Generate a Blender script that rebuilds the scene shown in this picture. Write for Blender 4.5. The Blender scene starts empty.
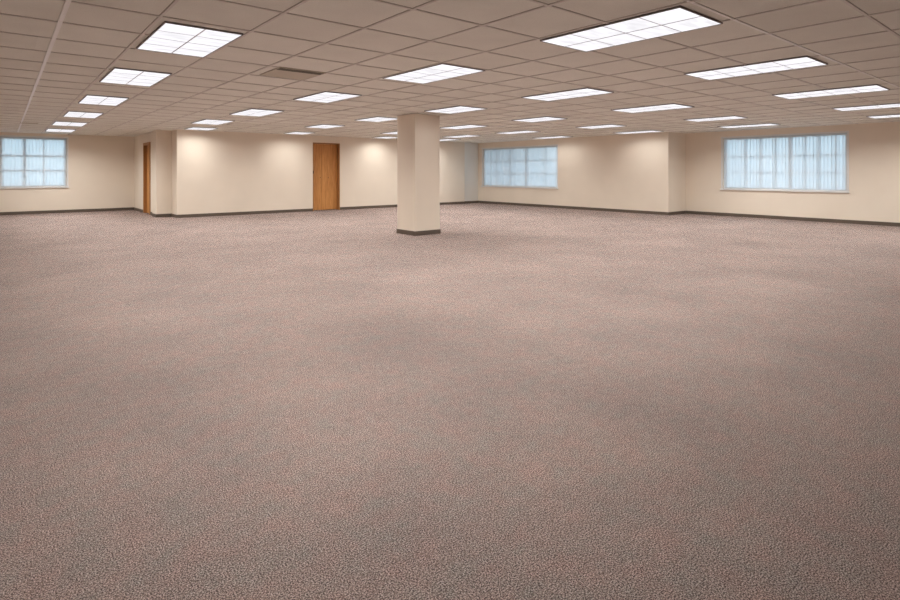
import bpy, bmesh, math, random
random.seed(7)
D = bpy.data
S = bpy.context.scene
C = S.collection

# ------------------------------------------------------------------ camera, sky, exposure
EYE = 1.21
YAW = 0.691
F_PX = 541.0
cam_d = D.cameras.new('camera')
cam_d.sensor_fit = 'HORIZONTAL'
cam_d.sensor_width = 36.0
cam_d.lens = 36.0 * F_PX / 900.0
cam_d.shift_y = -(300.0 - 171.6) / 900.0
cam_d.clip_start = 0.02
cam_d.clip_end = 200
cam = D.objects.new('camera', cam_d)
C.objects.link(cam)
cam.location = (0, 0, EYE)
cam.rotation_euler = (math.pi / 2, 0, -YAW)
S.camera = cam

LENS_GLOW = 1.07      # radiance of the troffer lenses seen at a low angle
LENS_COL = (0.985, 0.965, 1.0)
LAMP_W = 31.5         # each troffer's lamps, thrown downwards by its reflector
LAMP_SPREAD = math.radians(157)
LAMP_COL = (1.0, 0.975, 0.93)
SKY = 3.15
S.view_settings.view_transform = 'Standard'
S.view_settings.look = 'None'
S.view_settings.gamma = 1
S.view_settings.use_curve_mapping = False
S.view_settings.exposure = 0.0
S.cycles.max_bounces = 10
S.cycles.denoising_prefilter = 'NONE'
S.cycles.diffuse_bounces = 8

world = D.worlds.new('overcast_sky')
S.world = world
world.use_nodes = True
wn = world.node_tree
bg = wn.nodes['Background']
tc = wn.nodes.new('ShaderNodeTexCoord')
sx = wn.nodes.new('ShaderNodeSeparateXYZ')
rp = wn.nodes.new('ShaderNodeValToRGB')
wn.links.new(tc.outputs['Generated'], sx.inputs[0])
mr = wn.nodes.new('ShaderNodeMapRange')
mr.inputs['From Min'].default_value = -0.25
mr.inputs['From Max'].default_value = 0.4
wn.links.new(sx.outputs['Z'], mr.inputs['Value'])
wn.links.new(mr.outputs['Result'], rp.inputs['Fac'])
rp.color_ramp.elements[0].position = 0.0
rp.color_ramp.elements[0].color = (0.30, 0.42, 0.50, 1)
rp.color_ramp.elements[1].position = 1.0
rp.color_ramp.elements[1].color = (0.62, 0.82, 1.0, 1)
e = rp.color_ramp.elements.new(0.36); e.color = (0.58, 0.68, 0.76, 1)
e = rp.color_ramp.elements.new(0.44); e.color = (0.74, 0.91, 1.0, 1)
wn.links.new(rp.outputs['Color'], bg.inputs['Color'])
bg.inputs['Strength'].default_value = SKY

# ------------------------------------------------------------------ materials
def srgb(r, g, b):
    return tuple(((c / 255) / 12.92 if c / 255 <= .04045 else ((c / 255 + .055) / 1.055) ** 2.4) for c in (r, g, b)) + (1,)

def mat(name, col, rough=0.7, metal=0.0, spec=0.5):
    m = D.materials.new(name)
    m.use_nodes = True
    b = m.node_tree.nodes['Principled BSDF']
    b.inputs['Base Color'].default_value = col if len(col) == 4 else tuple(col) + (1,)
    b.inputs['Roughness'].default_value = rough
    b.inputs['Metallic'].default_value = metal
    b.inputs['Specular IOR Level'].default_value = spec
    return m

def nd(m, t, **kw):
    n = m.node_tree.nodes.new(t)
    for k, v in kw.items():
        if k in n.inputs: n.inputs[k].default_value = v
        else: setattr(n, k, v)
    return n

def lk(m, a, b): m.node_tree.links.new(a, b)

def ramp(m, fac, stops):
    r = nd(m, 'ShaderNodeValToRGB')
    els = r.color_ramp.elements
    els[0].position, els[0].color = stops[0]
    els[1].position, els[1].color = stops[-1]
    for p, c in stops[1:-1]:
        q = els.new(p); q.color = c
    lk(m, fac, r.inputs['Fac'])
    return r

def mixc(m, fac, a, b, mode='MIX'):
    x = nd(m, 'ShaderNodeMix', data_type='RGBA', blend_type=mode)
    for s, v in ((x.inputs[0], fac), (x.inputs[6], a), (x.inputs[7], b)):
        if hasattr(v, 'links'): lk(m, v, s)
        else: s.default_value = v
    return x.outputs[2]

def bump(m, height, strength, dist):
    b = nd(m, 'ShaderNodeBump', Strength=strength, Distance=dist)
    lk(m, height, b.inputs['Height'])
    lk(m, b.outputs['Normal'], m.node_tree.nodes['Principled BSDF'].inputs['Normal'])

def noise(m, co, scale, detail=3, rough=0.5):
    n = nd(m, 'ShaderNodeTexNoise')
    n.inputs['Scale'].default_value = scale
    n.inputs['Detail'].default_value = detail
    n.inputs['Roughness'].default_value = rough
    lk(m, co, n.inputs['Vector'])
    return n

def m_wall():
    m = mat('cream_wall_paint', srgb(221, 205, 186), 0.62, spec=0.35)
    g = nd(m, 'ShaderNodeNewGeometry')
    n = noise(m, g.outputs['Position'], 1.3, 2)
    r = ramp(m, n.outputs['Fac'], [(0.3, srgb(231, 220, 205)), (0.7, srgb(236, 225, 210))])
    lk(m, r.outputs['Color'], m.node_tree.nodes['Principled BSDF'].inputs['Base Color'])
    n2 = noise(m, g.outputs['Position'], 220, 2)
    bump(m, n2.outputs['Fac'], 0.08, 0.001)
    return m

def m_carpet():
    m = mat('loop_pile_carpet', srgb(150, 128, 118), 0.95, spec=0.1)
    g = nd(m, 'ShaderNodeNewGeometry').outputs['Position']
    fine = noise(m, g, 215, 2, 0.7)
    loop = nd(m, 'ShaderNodeTexVoronoi', Scale=210.0)
    lk(m, g, loop.inputs['Vector'])
    mid = noise(m, g, 22, 3, 0.6)
    big = noise(m, g, 1.1, 3, 0.55)
    hue = noise(m, g, 7, 5, 0.7)
    base = ramp(m, fine.outputs['Fac'], [(0.40, srgb(76, 65, 62)), (0.5, srgb(138, 122, 116)), (0.60, srgb(196, 180, 174))]).outputs['Color']
    pink = ramp(m, hue.outputs['Fac'], [(0.35, (0.93, 1.0, 1.0, 1)), (0.65, (1.08, 0.98, 0.97, 1))]).outputs['Color']
    c = mixc(m, 1.0, base, pink, 'MULTIPLY')
    md = ramp(m, mid.outputs['Fac'], [(0.3, (0.90, 0.90, 0.90, 1)), (0.7, (1.08, 1.08, 1.08, 1))]).outputs['Color']
    c = mixc(m, 1.0, c, md, 'MULTIPLY')
    bgm = ramp(m, big.outputs['Fac'], [(0.32, (0.88, 0.89, 0.90, 1)), (0.68, (1.08, 1.06, 1.05, 1))]).outputs['Color']
    c = mixc(m, 1.0, c, bgm, 'MULTIPLY')
    lk(m, c, m.node_tree.nodes['Principled BSDF'].inputs['Base Color'])
    m.node_tree.nodes['Principled BSDF'].inputs['Sheen Weight'].default_value = 0.03
    m.node_tree.nodes['Principled BSDF'].inputs['Sheen Roughness'].default_value = 0.5
    bump(m, loop.outputs['Distance'], 0.5, 0.003)
    return m

TILE = 0.638
GX0, GY0 = 0.861, 4.253
CEIL = 2.31

def m_tile():
    m = mat('mineral_fibre_ceiling_tile', srgb(205, 192, 182), 0.9, spec=0.15)
    g = nd(m, 'ShaderNodeNewGeometry').outputs['Position']
    sp = noise(m, g, 260, 2, 0.7)
    big = noise(m, g, 3.0, 2)
    r = ramp(m, sp.outputs['Fac'], [(0.32, srgb(221, 219, 211)), (0.42, srgb(235, 234, 226)), (0.8, srgb(238, 237, 229))]).outputs['Color']
    b = ramp(m, big.outputs['Fac'], [(0.3, (0.97, 0.97, 0.97, 1)), (0.7, (1.02, 1.02, 1.02, 1))]).outputs['Color']
    c = mixc(m, 1.0, r, b, 'MULTIPLY')
    # every tile was cut from its own batch: a faint shade of its own
    a = nd(m, 'ShaderNodeVectorMath', operation='SUBTRACT'); lk(m, g, a.inputs[0]); a.inputs[1].default_value = (GX0, GY0, 0)
    s = nd(m, 'ShaderNodeVectorMath', operation='DIVIDE'); lk(m, a.outputs[0], s.inputs[0]); s.inputs[1].default_value = (TILE, TILE, 10)
    f = nd(m, 'ShaderNodeVectorMath', operation='FLOOR'); lk(m, s.outputs[0], f.inputs[0])
    w = nd(m, 'ShaderNodeTexWhiteNoise'); lk(m, f.outputs[0], w.inputs['Vector'])
    t = ramp(m, w.outputs['Value'], [(0.0, (0.965, 0.96, 0.955, 1)), (1.0, (1.02, 1.02, 1.02, 1))]).outputs['Color']
    c = mixc(m, 1.0, c, t, 'MULTIPLY')
    lk(m, c, m.node_tree.nodes['Principled BSDF'].inputs['Base Color'])
    bump(m, sp.outputs['Fac'], 0.3, 0.002)
    return m

def m_oak():
    m = mat('oak_veneer', srgb(196, 137, 78), 0.42, spec=0.4)
    g = nd(m, 'ShaderNodeNewGeometry').outputs['Position']
    mp = nd(m, 'ShaderNodeMapping'); mp.inputs['Scale'].default_value = (14, 14, 0.9)
    lk(m, g, mp.inputs['Vector'])
    n = noise(m, mp.outputs['Vector'], 3.0, 5, 0.65)
    r = ramp(m, n.outputs['Fac'], [(0.3, srgb(176, 116, 60)), (0.55, srgb(203, 145, 84)), (0.75, srgb(214, 160, 100))]).outputs['Color']
    lk(m, r, m.node_tree.nodes['Principled BSDF'].inputs['Base Color'])
    return m

def m_lens():
    m = D.materials.new('lit_prismatic_lens'); m.use_nodes = True
    nt = m.node_tree; nt.nodes.remove(nt.nodes['Principled BSDF'])
    em = nd(m, 'ShaderNodeEmission'); em.inputs['Color'].default_value = LENS_COL + (1,)
    tcn = nd(m, 'ShaderNodeTexCoord')
    mp = nd(m, 'ShaderNodeMapping'); mp.inputs['Scale'].default_value = (2.2, 7.5, 1)
    lk(m, tcn.outputs['Object'], mp.inputs['Vector'])
    n = noise(m, mp.outputs['Vector'], 1.6, 2)
    rg = nd(m, 'ShaderNodeMapRange'); lk(m, n.outputs['Fac'], rg.inputs['Value'])
    rg.inputs['From Min'].default_value = 0.3; rg.inputs['From Max'].default_value = 0.7
    rg.inputs['To Min'].default_value = LENS_GLOW * 0.84; rg.inputs['To Max'].default_value = LENS_GLOW * 1.1
    lk(m, rg.outputs['Result'], em.inputs['Strength'])
    lk(m, em.outputs[0], nt.nodes['Material Output'].inputs['Surface'])
    return m

def m_slat():
    m = D.materials.new('sheer_blind_fabric'); m.use_nodes = True
    nt = m.node_tree; nt.nodes.remove(nt.nodes['Principled BSDF'])
    di = nd(m, 'ShaderNodeBsdfDiffuse'); di.inputs['Color'].default_value = srgb(232, 235, 238)
    tr = nd(m, 'ShaderNodeBsdfTranslucent'); tr.inputs['Color'].default_value = srgb(232, 236, 240)
    tp = nd(m, 'ShaderNodeBsdfTransparent'); tp.inputs['Color'].default_value = (0.95, 0.98, 1, 1)
    a = nd(m, 'ShaderNodeMixShader'); a.inputs[0].default_value = 0.55
    b = nd(m, 'ShaderNodeMixShader'); b.inputs[0].default_value = 0.10
    lk(m, di.outputs[0], a.inputs[1]); lk(m, tr.outputs[0], a.inputs[2])
    lk(m, a.outputs[0], b.inputs[1]); lk(m, tp.outputs[0], b.inputs[2])
    lk(m, b.outputs[0], nt.nodes['Material Output'].inputs['Surface'])
    return m

def m_glass():
    m = D.materials.new('window_glass'); m.use_nodes = True
    nt = m.node_tree; nt.nodes.remove(nt.nodes['Principled BSDF'])
    tp = nd(m, 'ShaderNodeBsdfTransparent'); tp.inputs['Color'].default_value = (0.93, 0.97, 0.98, 1)
    gl = nd(m, 'ShaderNodeBsdfGlossy'); gl.inputs['Roughness'].default_value = 0.02
    fr = nd(m, 'ShaderNodeFresnel'); fr.inputs['IOR'].default_value = 1.45
    a = nd(m, 'ShaderNodeMixShader')
    lk(m, fr.outputs[0], a.inputs[0]); lk(m, tp.outputs[0], a.inputs[1]); lk(m, gl.outputs[0], a.inputs[2])
    lk(m, a.outputs[0], nt.nodes['Material Output'].inputs['Surface'])
    return m

WALL, CARPET, TILEM, OAK, LENS, SLAT, GLASS = m_wall(), m_carpet(), m_tile(), m_oak(), m_lens(), m_slat(), m_glass()
GRILLE_DARK = mat('dark_vent_strip', srgb(92, 86, 74), 0.8)
BASEM = mat('dark_brown_vinyl_base', srgb(96, 84, 74), 0.5)
BAR = mat('painted_steel_grid', srgb(214, 208, 202), 0.38, spec=0.6)
GAP = mat('shadow_gap', srgb(162, 153, 144), 0.9)
FRAME = mat('dark_troffer_frame', srgb(128, 121, 118), 0.5)
RIB = mat('lens_rib', srgb(214, 212, 218), 0.5)
WHITE = mat('white_window_paint', srgb(228, 228, 228), 0.4)
WINDOWLIT_WALL = mat('cream_wall_window_light', srgb(234, 233, 228), 0.6, spec=0.35)  # cream wall with the greyish window light put into its colour
GLOSS_RUNNER = mat('runner_painted_gloss', srgb(240, 238, 236), 0.3, spec=0.7)  # lighter copy of the grid steel, glancing gloss painted into its colour
DARKWOOD = mat('oak_jamb', srgb(168, 120, 70), 0.5)
BRASS = mat('brushed_brass', srgb(200, 160, 90), 0.3, metal=1.0)
BLACKM = mat('dark_bronze', srgb(40, 34, 30), 0.4, metal=0.6)
GRILLE = mat('grey_grille', srgb(196, 188, 172), 0.6)
DARK = mat('duct_interior', srgb(158, 150, 136), 0.9)
RAIL = mat('blind_rail', srgb(200, 212, 218), 0.4, metal=0.2)

# ------------------------------------------------------------------ mesh helpers
def box(bm, x0, x1, y0, y1, z0, z1):
    vs = [bm.verts.new((x, y, z)) for x in (x0, x1) for y in (y0, y1) for z in (z0, z1)]
    for q in ((0, 1, 3, 2), (4, 6, 7, 5), (0, 4, 5, 1), (2, 3, 7, 6), (0, 2, 6, 4), (1, 5, 7, 3)):
        bm.faces.new([vs[i] for i in q])

def obj(name, bm, m, parent=None, bevel=0.0):
    bmesh.ops.recalc_face_normals(bm, faces=bm.faces[:])
    me = D.meshes.new(name)
    bm.to_mesh(me); bm.free()
    o = D.objects.new(name, me)
    C.objects.link(o)
    me.materials.append(m)
    if parent: o.parent = parent
    if bevel:
        b = o.modifiers.new('bevel', 'BEVEL'); b.width = bevel; b.segments = 2
        b.limit_method = 'ANGLE'
    return o

def boxes(name, m, lst, parent=None, bevel=0.0):
    bm = bmesh.new()
    for b in lst: box(bm, *b)
    return obj(name, bm, m, parent, bevel)

def structure(o, label):
    o['kind'] = 'structure'; o['label'] = label
    return o

def empty(name, loc=(0, 0, 0), rz=0.0):
    o = D.objects.new(name, None); C.objects.link(o)
    o.location = loc; o.rotation_euler = (0, 0, rz); o.empty_display_size = 0.1
    return o

def tag(o, label, cat, group=None):
    o['label'] = label; o['category'] = cat
    if group: o['group'] = group
    return o

# ------------------------------------------------------------------ room shell
XW, YS = -2.6, -3.2          # left and rear walls, behind the camera
YB, YL = 15.40, 19.50        # long back wall, far left window wall
XM, XR = 14.22, 15.20        # middle window wall, right window wall
YC = 7.70                    # where the right wall steps back
YN = 15.48                   # shallow recess beside the middle window
YP = 15.96                   # face of the pilaster
T = 0.22

structure(boxes('floor', CARPET, [(XW - T, XR + T, YS - T, YL + T, -0.1, 0)]), 'speckled taupe loop carpet covering the whole office floor')

ceiling = structure(boxes('ceiling', TILEM, [(XW - T, XR + T, YS - T, YL + T, CEIL, CEIL + 0.12)]), 'suspended ceiling of square taupe mineral tiles')

# windows: name, wall axis, fixed coordinate, a0, a1, z0, z1
W1 = (-0.06, 1.46, 0.77, 2.19)
W2 = (11.60, 15.22, 0.665, 2.08)
W3 = (3.83, 6.66, 0.745, 2.125)
D1 = (17.10, 17.92, 2.0)
D2 = (7.30, 8.215, 2.10)

structure(boxes('wall_left_window', WALL, [
    (XW - T, W1[0], YL, YL + T, 0, CEIL), (W1[1], 3.5, YL, YL + T, 0, CEIL),
    (W1[0], W1[1], YL, YL + T, 0, W1[2]), (W1[0], W1[1], YL, YL + T, W1[3], CEIL)]), 'cream far left wall holding a window')
structure(boxes('wall_left_return', WALL, [
    (3.2, 3.5, 16.46, D1[0], 0, CEIL), (3.2, 3.5, D1[1], YL, 0, CEIL), (3.2, 3.5, D1[0], D1[1], D1[2], CEIL),
    (3.44, 3.5, D1[0], D1[1], 0, D1[2])]), 'short cream wall with a door beside the pilaster')
structure(boxes('wall_pilaster', WALL, [(3.13, 3.5, YP, 16.46, 0, CEIL)]), 'narrow cream pilaster at the left end of the long back wall')
structure(boxes('wall_back', WALL, [
    (3.5, D2[0], YB, 16.46, 0, CEIL), (D2[1], 13.45, YB, 16.46, 0, CEIL), (D2[0], D2[1], YB, 16.46, D2[2], CEIL),
    (D2[0], D2[1], YB + 0.35, 16.46, 0, D2[2])]), 'long cream back wall with an oak door')
structure(boxes('wall_recess', WINDOWLIT_WALL, [(13.45, XM + T, YN, YN + T, 0, CEIL)]), 'narrow cream wall recessed beside the middle window')
structure(boxes('wall_middle_window', WALL, [
    (XM, XM + T, YC + T, W2[0], 0, CEIL), (XM, XM + T, W2[1], YN, 0, CEIL),
    (XM, XM + T, W2[0], W2[1], 0, W2[2]), (XM, XM + T, W2[0], W2[1], W2[3], CEIL)]), 'cream wall with the middle window')
structure(boxes('wall_step', WALL, [(XM, XR + T, YC, YC + T, 0, CEIL)]), 'short cream wall where the room widens to the right')
structure(boxes('wall_right', WALL, [
    (XR, XR + T, YS - T, W3[0], 0, CEIL), (XR, XR + T, W3[1], YC, 0, CEIL),
    (XR, XR + T, W3[0], W3[1], 0, W3[2]), (XR, XR + T, W3[0], W3[1], W3[3], CEIL)]), 'cream right wall with the wide window')
structure(boxes('wall_left', WALL, [(XW - T, XW, YS - T, YL, 0, CEIL)]), 'cream wall on the left outside the view')
structure(boxes('wall_rear', WALL, [(XW, XR, YS - T, YS, 0, CEIL)]), 'cream wall behind the viewer')

BH, BT = 0.085, 0.012
def base(name, x0, x1, y0, y1, label):
    structure(boxes(name, BASEM, [(x0, x1, y0, y1, 0.0, BH)], bevel=0.003), label)
base('baseboard_left_window', XW, 3.2, YL - BT, YL, 'dark brown baseboard under the far left window')
structure(boxes('baseboard_left_return', BASEM, [(3.2 - BT, 3.2, 16.46, D1[0] - 0.06, 0, BH), (3.2 - BT, 3.2, D1[1] + 0.06, YL - BT, 0, BH)], bevel=0.003), 'dark brown baseboard either side of the far left door')
structure(boxes('baseboard_pilaster', BASEM, [(3.13 - BT, 3.13, YP - BT, 16.46, 0, BH), (3.13, 3.5 - BT, YP - BT, YP, 0, BH), (3.5 - BT, 3.5, YB - BT, YP, 0, BH)], bevel=0.003), 'dark brown baseboard wrapping the pilaster')
structure(boxes('baseboard_back', BASEM, [(3.5, D2[0], YB - BT, YB, 0, BH), (D2[1], 13.45, YB - BT, YB, 0, BH)], bevel=0.003), 'dark brown baseboard along the long back wall')
structure(boxes('baseboard_recess', BASEM, [(13.45, 13.45 + BT, YB - BT, YN - BT, 0, BH), (13.45, XM, YN - BT, YN, 0, BH)], bevel=0.003), 'dark brown baseboard in the shallow recess')
base('baseboard_middle_window', XM - BT, XM, YC, YN - BT, 'dark brown baseboard under the middle window')
base('baseboard_step', XM - BT, XR - BT, YC - BT, YC, 'dark brown baseboard on the step in the right wall')
base('baseboard_right', XR - BT, XR, YS, YC - BT, 'dark brown baseboard under the right window')
base('baseboard_left', XW, XW + BT, YS, YL - BT, 'dark brown baseboard of the left wall')

# ceiling grid: steel tees with a thin shadow line on either side
LIGHTS = []      # (u, v, du, dv) lower corner and size in tiles
def L(u, v, su=0.90, sv=1.84): LIGHTS.append((u, v, su, sv))
bars = bmesh.new(); gaps = bmesh.new(); runners = bmesh.new()
bw = 0.010
u0, u1 = int(math.ceil((XW - GX0) / TILE)), int((XR - GX0) / TILE)
v0, v1 = int(math.ceil((YS - GY0) / TILE)), int((YL - GY0) / TILE)
def ylim(x):      # how far a bar along Y reaches at this x
    return YL if x < 3.2 else (YB if x < 13.45 else (YN if x < XM else YC))
for u in range(u0, u1 + 1):
    x = GX0 + u * TILE if u != -1 else 0.325      # the tiles left of the first row of lights are cut narrower
    if u == -1:
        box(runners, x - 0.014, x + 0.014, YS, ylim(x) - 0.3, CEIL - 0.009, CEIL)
        continue
    box(bars, x - bw, x + bw, YS, ylim(x), CEIL - 0.007, CEIL)
    box(gaps, x - bw - 0.003, x - bw, YS, ylim(x), CEIL - 0.001, CEIL)
    box(gaps, x + bw, x + bw + 0.003, YS, ylim(x), CEIL - 0.001, CEIL)
for v in range(v0, v1 + 1):
    y = GY0 + v * TILE
    x1 = XR if y < YC else (XM if y < YB else 3.2)
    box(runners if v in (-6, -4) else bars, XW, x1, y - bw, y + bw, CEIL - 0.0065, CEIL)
    box(gaps, XW, x1, y - bw - 0.003, y - bw, CEIL - 0.0011, CEIL)
    box(gaps, XW, x1, y + bw, y + bw + 0.003, CEIL - 0.0011, CEIL)
obj('grid_bar', bars, BAR, ceiling)
obj('main_runner', runners, GLOSS_RUNNER, ceiling)
obj('tile_joint', gaps, GAP, ceiling)

# ------------------------------------------------------------------ windows (frame, sill, mullions, panes) and blinds
def build_window(n, w, wall, axis, cols, rows, label, thick_cols=()):
    """local frame: a runs along the wall, depth goes outwards from the inner face."""
    a0, a1, z0, z1 = w
    def bx(p0, p1, q0, q1, r0, r1):
        return (p0, p1, wall + q0, wall + q1, r0, r1) if axis == 'x' else (wall + q0, wall + q1, p0, p1, r0, r1)
    fr = 0.055
    root = structure(boxes('window_%d' % n, WHITE, [
        bx(a0, a0 + fr, 0.10, 0.17, z0, z1), bx(a1 - fr, a1, 0.10, 0.17, z0, z1),
        bx(a0 + fr, a1 - fr, 0.10, 0.17, z0, z0 + fr), bx(a0 + fr, a1 - fr, 0.10, 0.17, z1 - fr, z1)], bevel=0.004), label)
    boxes('window_sill', WHITE, [bx(a0 - 0.05, a1 + 0.05, -0.04, 0.0, z0 - 0.035, z0 + 0.005), bx(a0, a1, -0.0, 0.10, z0 - 0.0, z0 + 0.005)], root, 0.004)
    boxes('casing', WHITE, [bx(a0 - 0.04, a0, -0.008, 0, z0 + 0.005, z1 + 0.035), bx(a1, a1 + 0.04, -0.008, 0, z0 + 0.005, z1 + 0.035),
                            bx(a0, a1, -0.008, 0, z1, z1 + 0.035)], root, 0.002)
    ml = []
    for a in cols:
        h = 0.03 if a in thick_cols else 0.013
        ml.append(bx(a - h, a + h, 0.105, 0.165, z0 + fr, z1 - fr))
    boxes('mullion', WHITE, ml, root, 0.003)
    rl = []
    for z, h in rows: rl.append(bx(a0 + fr, a1 - fr, 0.11, 0.16, z - h, z + h))
    boxes('transom', WHITE, rl, root, 0.003)
    boxes('pane', GLASS, [bx(a0 + fr, a1 - fr, 0.133, 0.139, z0 + fr, z1 - fr)], root)
    return root

build_window(1, W1, YL, 'x', [0.48, 0.92], [(1.66, 0.025), (1.24, 0.022)], 'left white window of nine panes', thick_cols=[0.48])
build_window(2, W2, XM, 'y', [12.2, 13.05, 13.8, 14.5], [(1.60, 0.014), (1.15, 0.014)], 'middle white window behind sheer blinds', thick_cols=[13.05])
build_window(3, W3, XR, 'y', [4.08, 4.43, 4.72, 5.04, 5.39, 5.74, 6.11], [(1.61, 0.014), (1.19, 0.012)], 'wide right white window behind sheer blinds', thick_cols=[5.04])

def blind(w, wall, axis, label, gap_at, seed):
    """vertical blind; local x along the wall, local +y towards the room."""
    a0, a1, z0, z1 = w
    a0 += 0.012; a1 -= 0.012
    rnd = random.Random(seed)
    ln = a1 - a0
    if axis == 'x': root = empty('vertical_blind', ((a0 + a1) / 2, wall + 0.045, z0 + 0.006))
    else: root = empty('vertical_blind', (wall + 0.045, (a0 + a1) / 2, z0 + 0.006), -math.pi / 2)
    tag(root, label, 'blind', None)
    H = z1 - z0 - 0.006
    boxes('headrail', RAIL, [(-ln / 2, ln / 2, -0.02, 0.02, H - 0.035, H - 0.001)], root, 0.003)
    bm = bmesh.new(); wt = bmesh.new()
    pitch = 0.075; n = int(ln / pitch)
    pitch = ln / n
    for i in range(n):
        xc = -ln / 2 + (i + 0.5) * pitch
        ang = math.radians(16 + rnd.uniform(-7, 7) + (28 if rnd.random() < gap_at else 0))
        wd = 0.0455; K = 6; cols = []
        top, bot = H - 0.045, 0.018 + rnd.uniform(0, 0.006)
        for k in range(K + 1):
            s = -1 + 2 * k / K
            px = s * wd; py = 0.007 * (1 - s * s)
            x = xc + px * math.cos(ang) - py * math.sin(ang)
            y = px * math.sin(ang) + py * math.cos(ang)
            x = max(-ln / 2, min(ln / 2, x))
            cols.append((bm.verts.new((x, y, bot)), bm.verts.new((x, y, top))))
        for k in range(K):
            bm.faces.new((cols[k][0], cols[k + 1][0], cols[k + 1][1], cols[k][1]))
        # carrier clip and bottom weight
    obj('slat', bm, SLAT, root)
    box(wt, -ln / 2 + 0.01, ln / 2 - 0.01, -0.003, 0.003, 0.008, 0.016)
    obj('bottom_chain', wt, WHITE, root)
    return root

blind(W1, YL, 'x', 'sheer pale vertical blind covering the nine pane window at far left', 0.02, 3)
blind(W2, XM, 'y', 'sheer pale vertical blind in the middle window near the recessed corner', 0.02, 5)
blind(W3, XR, 'y', 'sheer pale vertical blind in the wide window on the right wall', 0.02, 9)

# ------------------------------------------------------------------ doors
d1 = structure(boxes('door_1', OAK, [(3.26, 3.30, D1[0] + 0.03, D1[1] - 0.03, 0.008, D1[2] - 0.03)], bevel=0.002), 'oak door in the short far left wall')
boxes('door_frame', DARKWOOD, [(3.175, 3.42, D1[0], D1[0] + 0.03, 0, D1[2] - 0.03), (3.175, 3.42, D1[1] - 0.03, D1[1], 0, D1[2] - 0.03),
                               (3.175, 3.42, D1[0], D1[1], D1[2] - 0.03, D1[2]),
                               (3.175, 3.2, D1[0] - 0.045, D1[0], 0, D1[2] + 0.045), (3.175, 3.2, D1[1], D1[1] + 0.045, 0, D1[2] + 0.045),
                               (3.175, 3.2, D1[0], D1[1], D1[2], D1[2] + 0.045)], d1, 0.002)
def knob(name, m, loc, axis, parent):
    bm = bmesh.new()
    bmesh.ops.create_uvsphere(bm, u_segments=20, v_segments=12, radius=0.027)
    bmesh.ops.create_cone(bm, cap_ends=True, segments=16, radius1=0.011, radius2=0.011, depth=0.05)
    # the stalk lies along the axis towards the door
    for v in bm.verts:
        pass
    o = obj(name, bm, m, parent)
    o.location = loc
    if axis == 'x': o.rotation_euler = (0, math.pi / 2, 0)
    else: o.rotation_euler = (math.pi / 2, 0, 0)
    for p in o.data.polygons: p.use_smooth = True
    return o
knob('door_knob', BRASS, (3.245, D1[0] + 0.10, 1.0), 'x', d1)

yb = YB + 0.14
mid = 7.665
d2 = structure(boxes('door_2', OAK, [
    (D2[0] + 0.025, mid - 0.004, yb, yb + 0.04, 0.02, D2[2] - 0.03),
    (mid + 0.004, D2[1] - 0.025, yb, yb + 0.04, 0.02, D2[2] - 0.03)], bevel=0.003), 'oak bifold door in the long back wall')
boxes('door_frame', DARKWOOD, [(D2[0], D2[0] + 0.022, YB - 0.006, yb + 0.06, 0, D2[2] - 0.022), (D2[1] - 0.022, D2[1], YB - 0.006, yb + 0.06, 0, D2[2] - 0.022),
                               (D2[0], D2[1], YB - 0.006, yb + 0.06, D2[2] - 0.022, D2[2])], d2, 0.002)
boxes('latch_plate', BLACKM, [(D2[0] - 0.002, D2[0] + 0.024, YB - 0.012, YB - 0.0055, 1.15, 1.24)], d2, 0.002)
for kx in (mid - 0.05, mid + 0.22):
    o = knob('door_pull', BLACKM, (kx, yb - 0.008, 1.02), 'y', d2); o.scale = (0.4, 0.4, 0.35)

# ------------------------------------------------------------------ column
cx0, cx1, cy0, cy1 = 5.985, 6.585, 8.275, 8.865
column = tag(boxes('column', WALL, [(cx0, cx1, cy0, cy1, 0.0, CEIL - 0.0075)], bevel=0.006),
             'square cream column standing alone in the middle of the carpet', 'column')
boxes('baseboard', BASEM, [(cx0 - BT, cx1 + BT, cy0 - BT, cy0, 0, BH), (cx0 - BT, cx1 + BT, cy1, cy1 + BT, 0, BH),
                           (cx0 - BT, cx0, cy0, cy1, 0, BH), (cx1, cx1 + BT, cy0, cy1, 0, BH)], column, 0.003)

# ------------------------------------------------------------------ ceiling lights
def light_mesh_parts():
    """one troffer, local origin at its centre on the ceiling plane; x half width .5 tile, y one tile"""
    root = empty('ceiling_light')
    w, l = TILE * 0.90 / 2, TILE * 1.84 / 2
    f, z0 = 0.009, -0.016
    boxes('light_frame', FRAME, [(-w - f, -w, -l - f, l + f, z0, -0.001), (w, w + f, -l - f, l + f, z0, -0.001),
                                 (-w, w, -l - f, -l, z0, -0.001), (-w, w, l, l + f, z0, -0.001)], root, 0.002)
    boxes('diffuser', LENS, [(-w, w, -l, l, z0 + 0.003, z0 + 0.005)], root)
    ribs = [(-0.005, 0.005, -l, l, z0 + 0.0005, z0 + 0.003)]
    for k in (-0.5, 0.0, 0.5):
        ribs.append((-w, w, k * l - 0.0035, k * l + 0.0035, z0 + 0.0009, z0 + 0.003))
    boxes('lens_rib', RIB, ribs, root)
    ld = D.lights.new('lamp', 'AREA'); ld.shape = 'RECTANGLE'
    ld.size, ld.size_y = 2 * w - 0.02, 2 * l - 0.02
    ld.energy = LAMP_W; ld.color = LAMP_COL; ld.spread = LAMP_SPREAD
    lo = D.objects.new('lamp', ld); C.objects.link(lo); lo.parent = root; lo.location = (0, 0, z0 - 0.006)
    return root

def copy_tree(o):
    c = o.copy(); C.objects.link(c)
    for ch in list(o.children):
        d = ch.copy(); C.objects.link(d); d.parent = c
    return c

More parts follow.
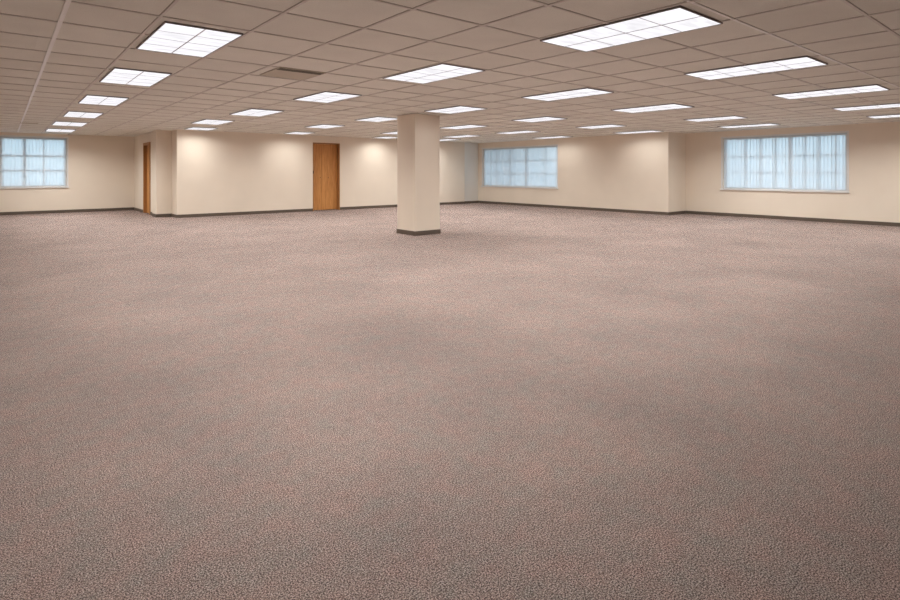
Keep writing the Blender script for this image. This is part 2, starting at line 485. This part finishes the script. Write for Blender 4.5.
# centre of each fixture in tiles from the grid origin, row by row (rows run away from the viewer)
ROWS = {
 'leftmost': [(0.5, -3.0), (0.52, 1.03, .86, 1.70), (0.50, 4.62, .84, 1.77), (0.51, 8.72, .80, 1.82), (0.51, 12.95, .82, 1.85), (0.5, 17.0), (0.5, 21.0)],
 'second': [(4.55, -2.92, .96, 1.87), (4.47, 0.87, .91, 1.72), (4.41, 4.77, .87, 1.64), (4.33, 9.05), (4.23, 12.95), (4.75, 16.3, .9, 1.25)],
 'third': [(8.31, -2.92, .92, 1.86), (8.33, 0.98, .92, 1.81), (8.32, 4.80, .95, 1.55), (8.12, 8.50, .9, 1.4), (8.05, 12.15, .9, 1.5), (8.8, 16.1, .9, 1.25)],
 'fourth': [(12.41, -2.88, 1.0, 1.86), (12.20, 1.15, 1.05, 1.81), (12.22, 5.15, 1.0, 1.5), (12.25, 9.0), (12.1, 13.0), (13.5, 16.3, .9, 1.25)],
 'fifth': [(16.4, -2.9), (16.45, 1.37, .95, 1.6), (16.16, 5.52, 1.0, 1.55), (15.9, 9.6), (15.8, 13.2), (17.0, 16.1)],
 'rightmost': [(19.75, -2.9), (20.1, 1.8), (19.85, 6.2), (19.8, 10.9)],
}
ORD = ['first', 'second', 'third', 'fourth', 'fifth', 'sixth', 'seventh']
OUTPUT = {('third', 2): 0.15, ('second', 5): 0.5, ('third', 5): 0.5, ('fourth', 5): 0.5, ('fifth', 5): 0.75,
          ('leftmost', 5): 1.5, ('leftmost', 6): 1.7, ('rightmost', 0): 1.2, ('rightmost', 1): 1.2,
          ('rightmost', 2): 0.34, ('rightmost', 3): 0.3}
proto = None
for rn, lst in ROWS.items():
    for i, (u, v, *sz) in enumerate(lst):
        if proto is None:
            proto = light_mesh_parts(); o = proto
        else:
            o = copy_tree(proto)
        o.location = (GX0 + u * TILE, GY0 + v * TILE, CEIL - 0.0)
        dim = OUTPUT.get((rn, i), 1)
        if dim != 1:      # output altered to shape the light on nearby walls and column
            lo = [c for c in o.children if c.type == 'LIGHT'][0]
            lo.data = lo.data.copy(); lo.data.energy = LAMP_W * dim
        if sz: o.scale = (sz[0] / 0.90, sz[1] / 1.84, 1)
        k = i - 1 if rn == 'leftmost' else i      # the first of the leftmost row hangs above the viewer, out of view
        if k < 0: where = 'above the viewer at the near end of the leftmost row'
        elif i == len(lst) - 1: where = 'farthest one of the %s row of lights' % rn
        elif k == 0: where = 'nearest one of the %s row of lights' % rn
        else: where = '%s from the viewer in the %s row of lights' % (ORD[k], rn)
        tag(o, 'lit white ceiling panel, ' + where, 'ceiling light', 'recessed ceiling lights in rows')

# ------------------------------------------------------------------ vents
def grille(name, x0, x1, y0, y1, label, n):
    root = tag(empty(name, ((x0 + x1) / 2, (y0 + y1) / 2, CEIL)), label, 'vent')
    w, l = (x1 - x0) / 2, (y1 - y0) / 2
    boxes('backing', DARK, [(-w, w, -l, l, -0.003, -0.0012)], root)
    if n > 4: boxes('dark_strip', GRILLE_DARK, [(-w + 0.012, w - 0.012, -l + 0.012, -l + 0.13, -0.0125, -0.0118)], root)  # flat dark strip along the near edge of the vent
    f = 0.012
    boxes('frame', GRILLE, [(-w, w, -l, -l + f, -0.012, -0.003), (-w, w, l - f, l, -0.012, -0.003),
                            (-w, -w + f, -l + f, l - f, -0.012, -0.003), (w - f, w, -l + f, l - f, -0.012, -0.003)], root)
    bm = bmesh.new()
    for i in range(n):
        y = -l + f + (2 * l - 2 * f) * (i + 0.5) / n
        h = (2 * l - 2 * f) / n * 0.47
        vs = [bm.verts.new(p) for p in ((-w + f, y - h, -0.006), (w - f, y - h, -0.006), (w - f, y + h, -0.0115), (-w + f, y + h, -0.0115))]
        bm.faces.new(vs)
        ws = [bm.verts.new((p.co.x, p.co.y, p.co.z + 0.0008)) for p in vs]
        bm.faces.new(ws[::-1])
        for k in range(4): bm.faces.new((vs[k], ws[k], ws[(k + 1) % 4], vs[(k + 1) % 4]))
    obj('louvre', bm, GRILLE, root)
    return root
vx, vy = GX0 + 2 * TILE, GY0 + 2 * TILE
grille('ceiling_vent', vx + 0.10, vx + TILE - 0.014, vy - 0.03, vy + TILE * 0.86, 'dark square return air vent set in a ceiling tile', 12)
grille('ceiling_vent', 0.30, 0.62, 15.42, 15.56, 'small dark slot vent in the ceiling before the far left window', 2)
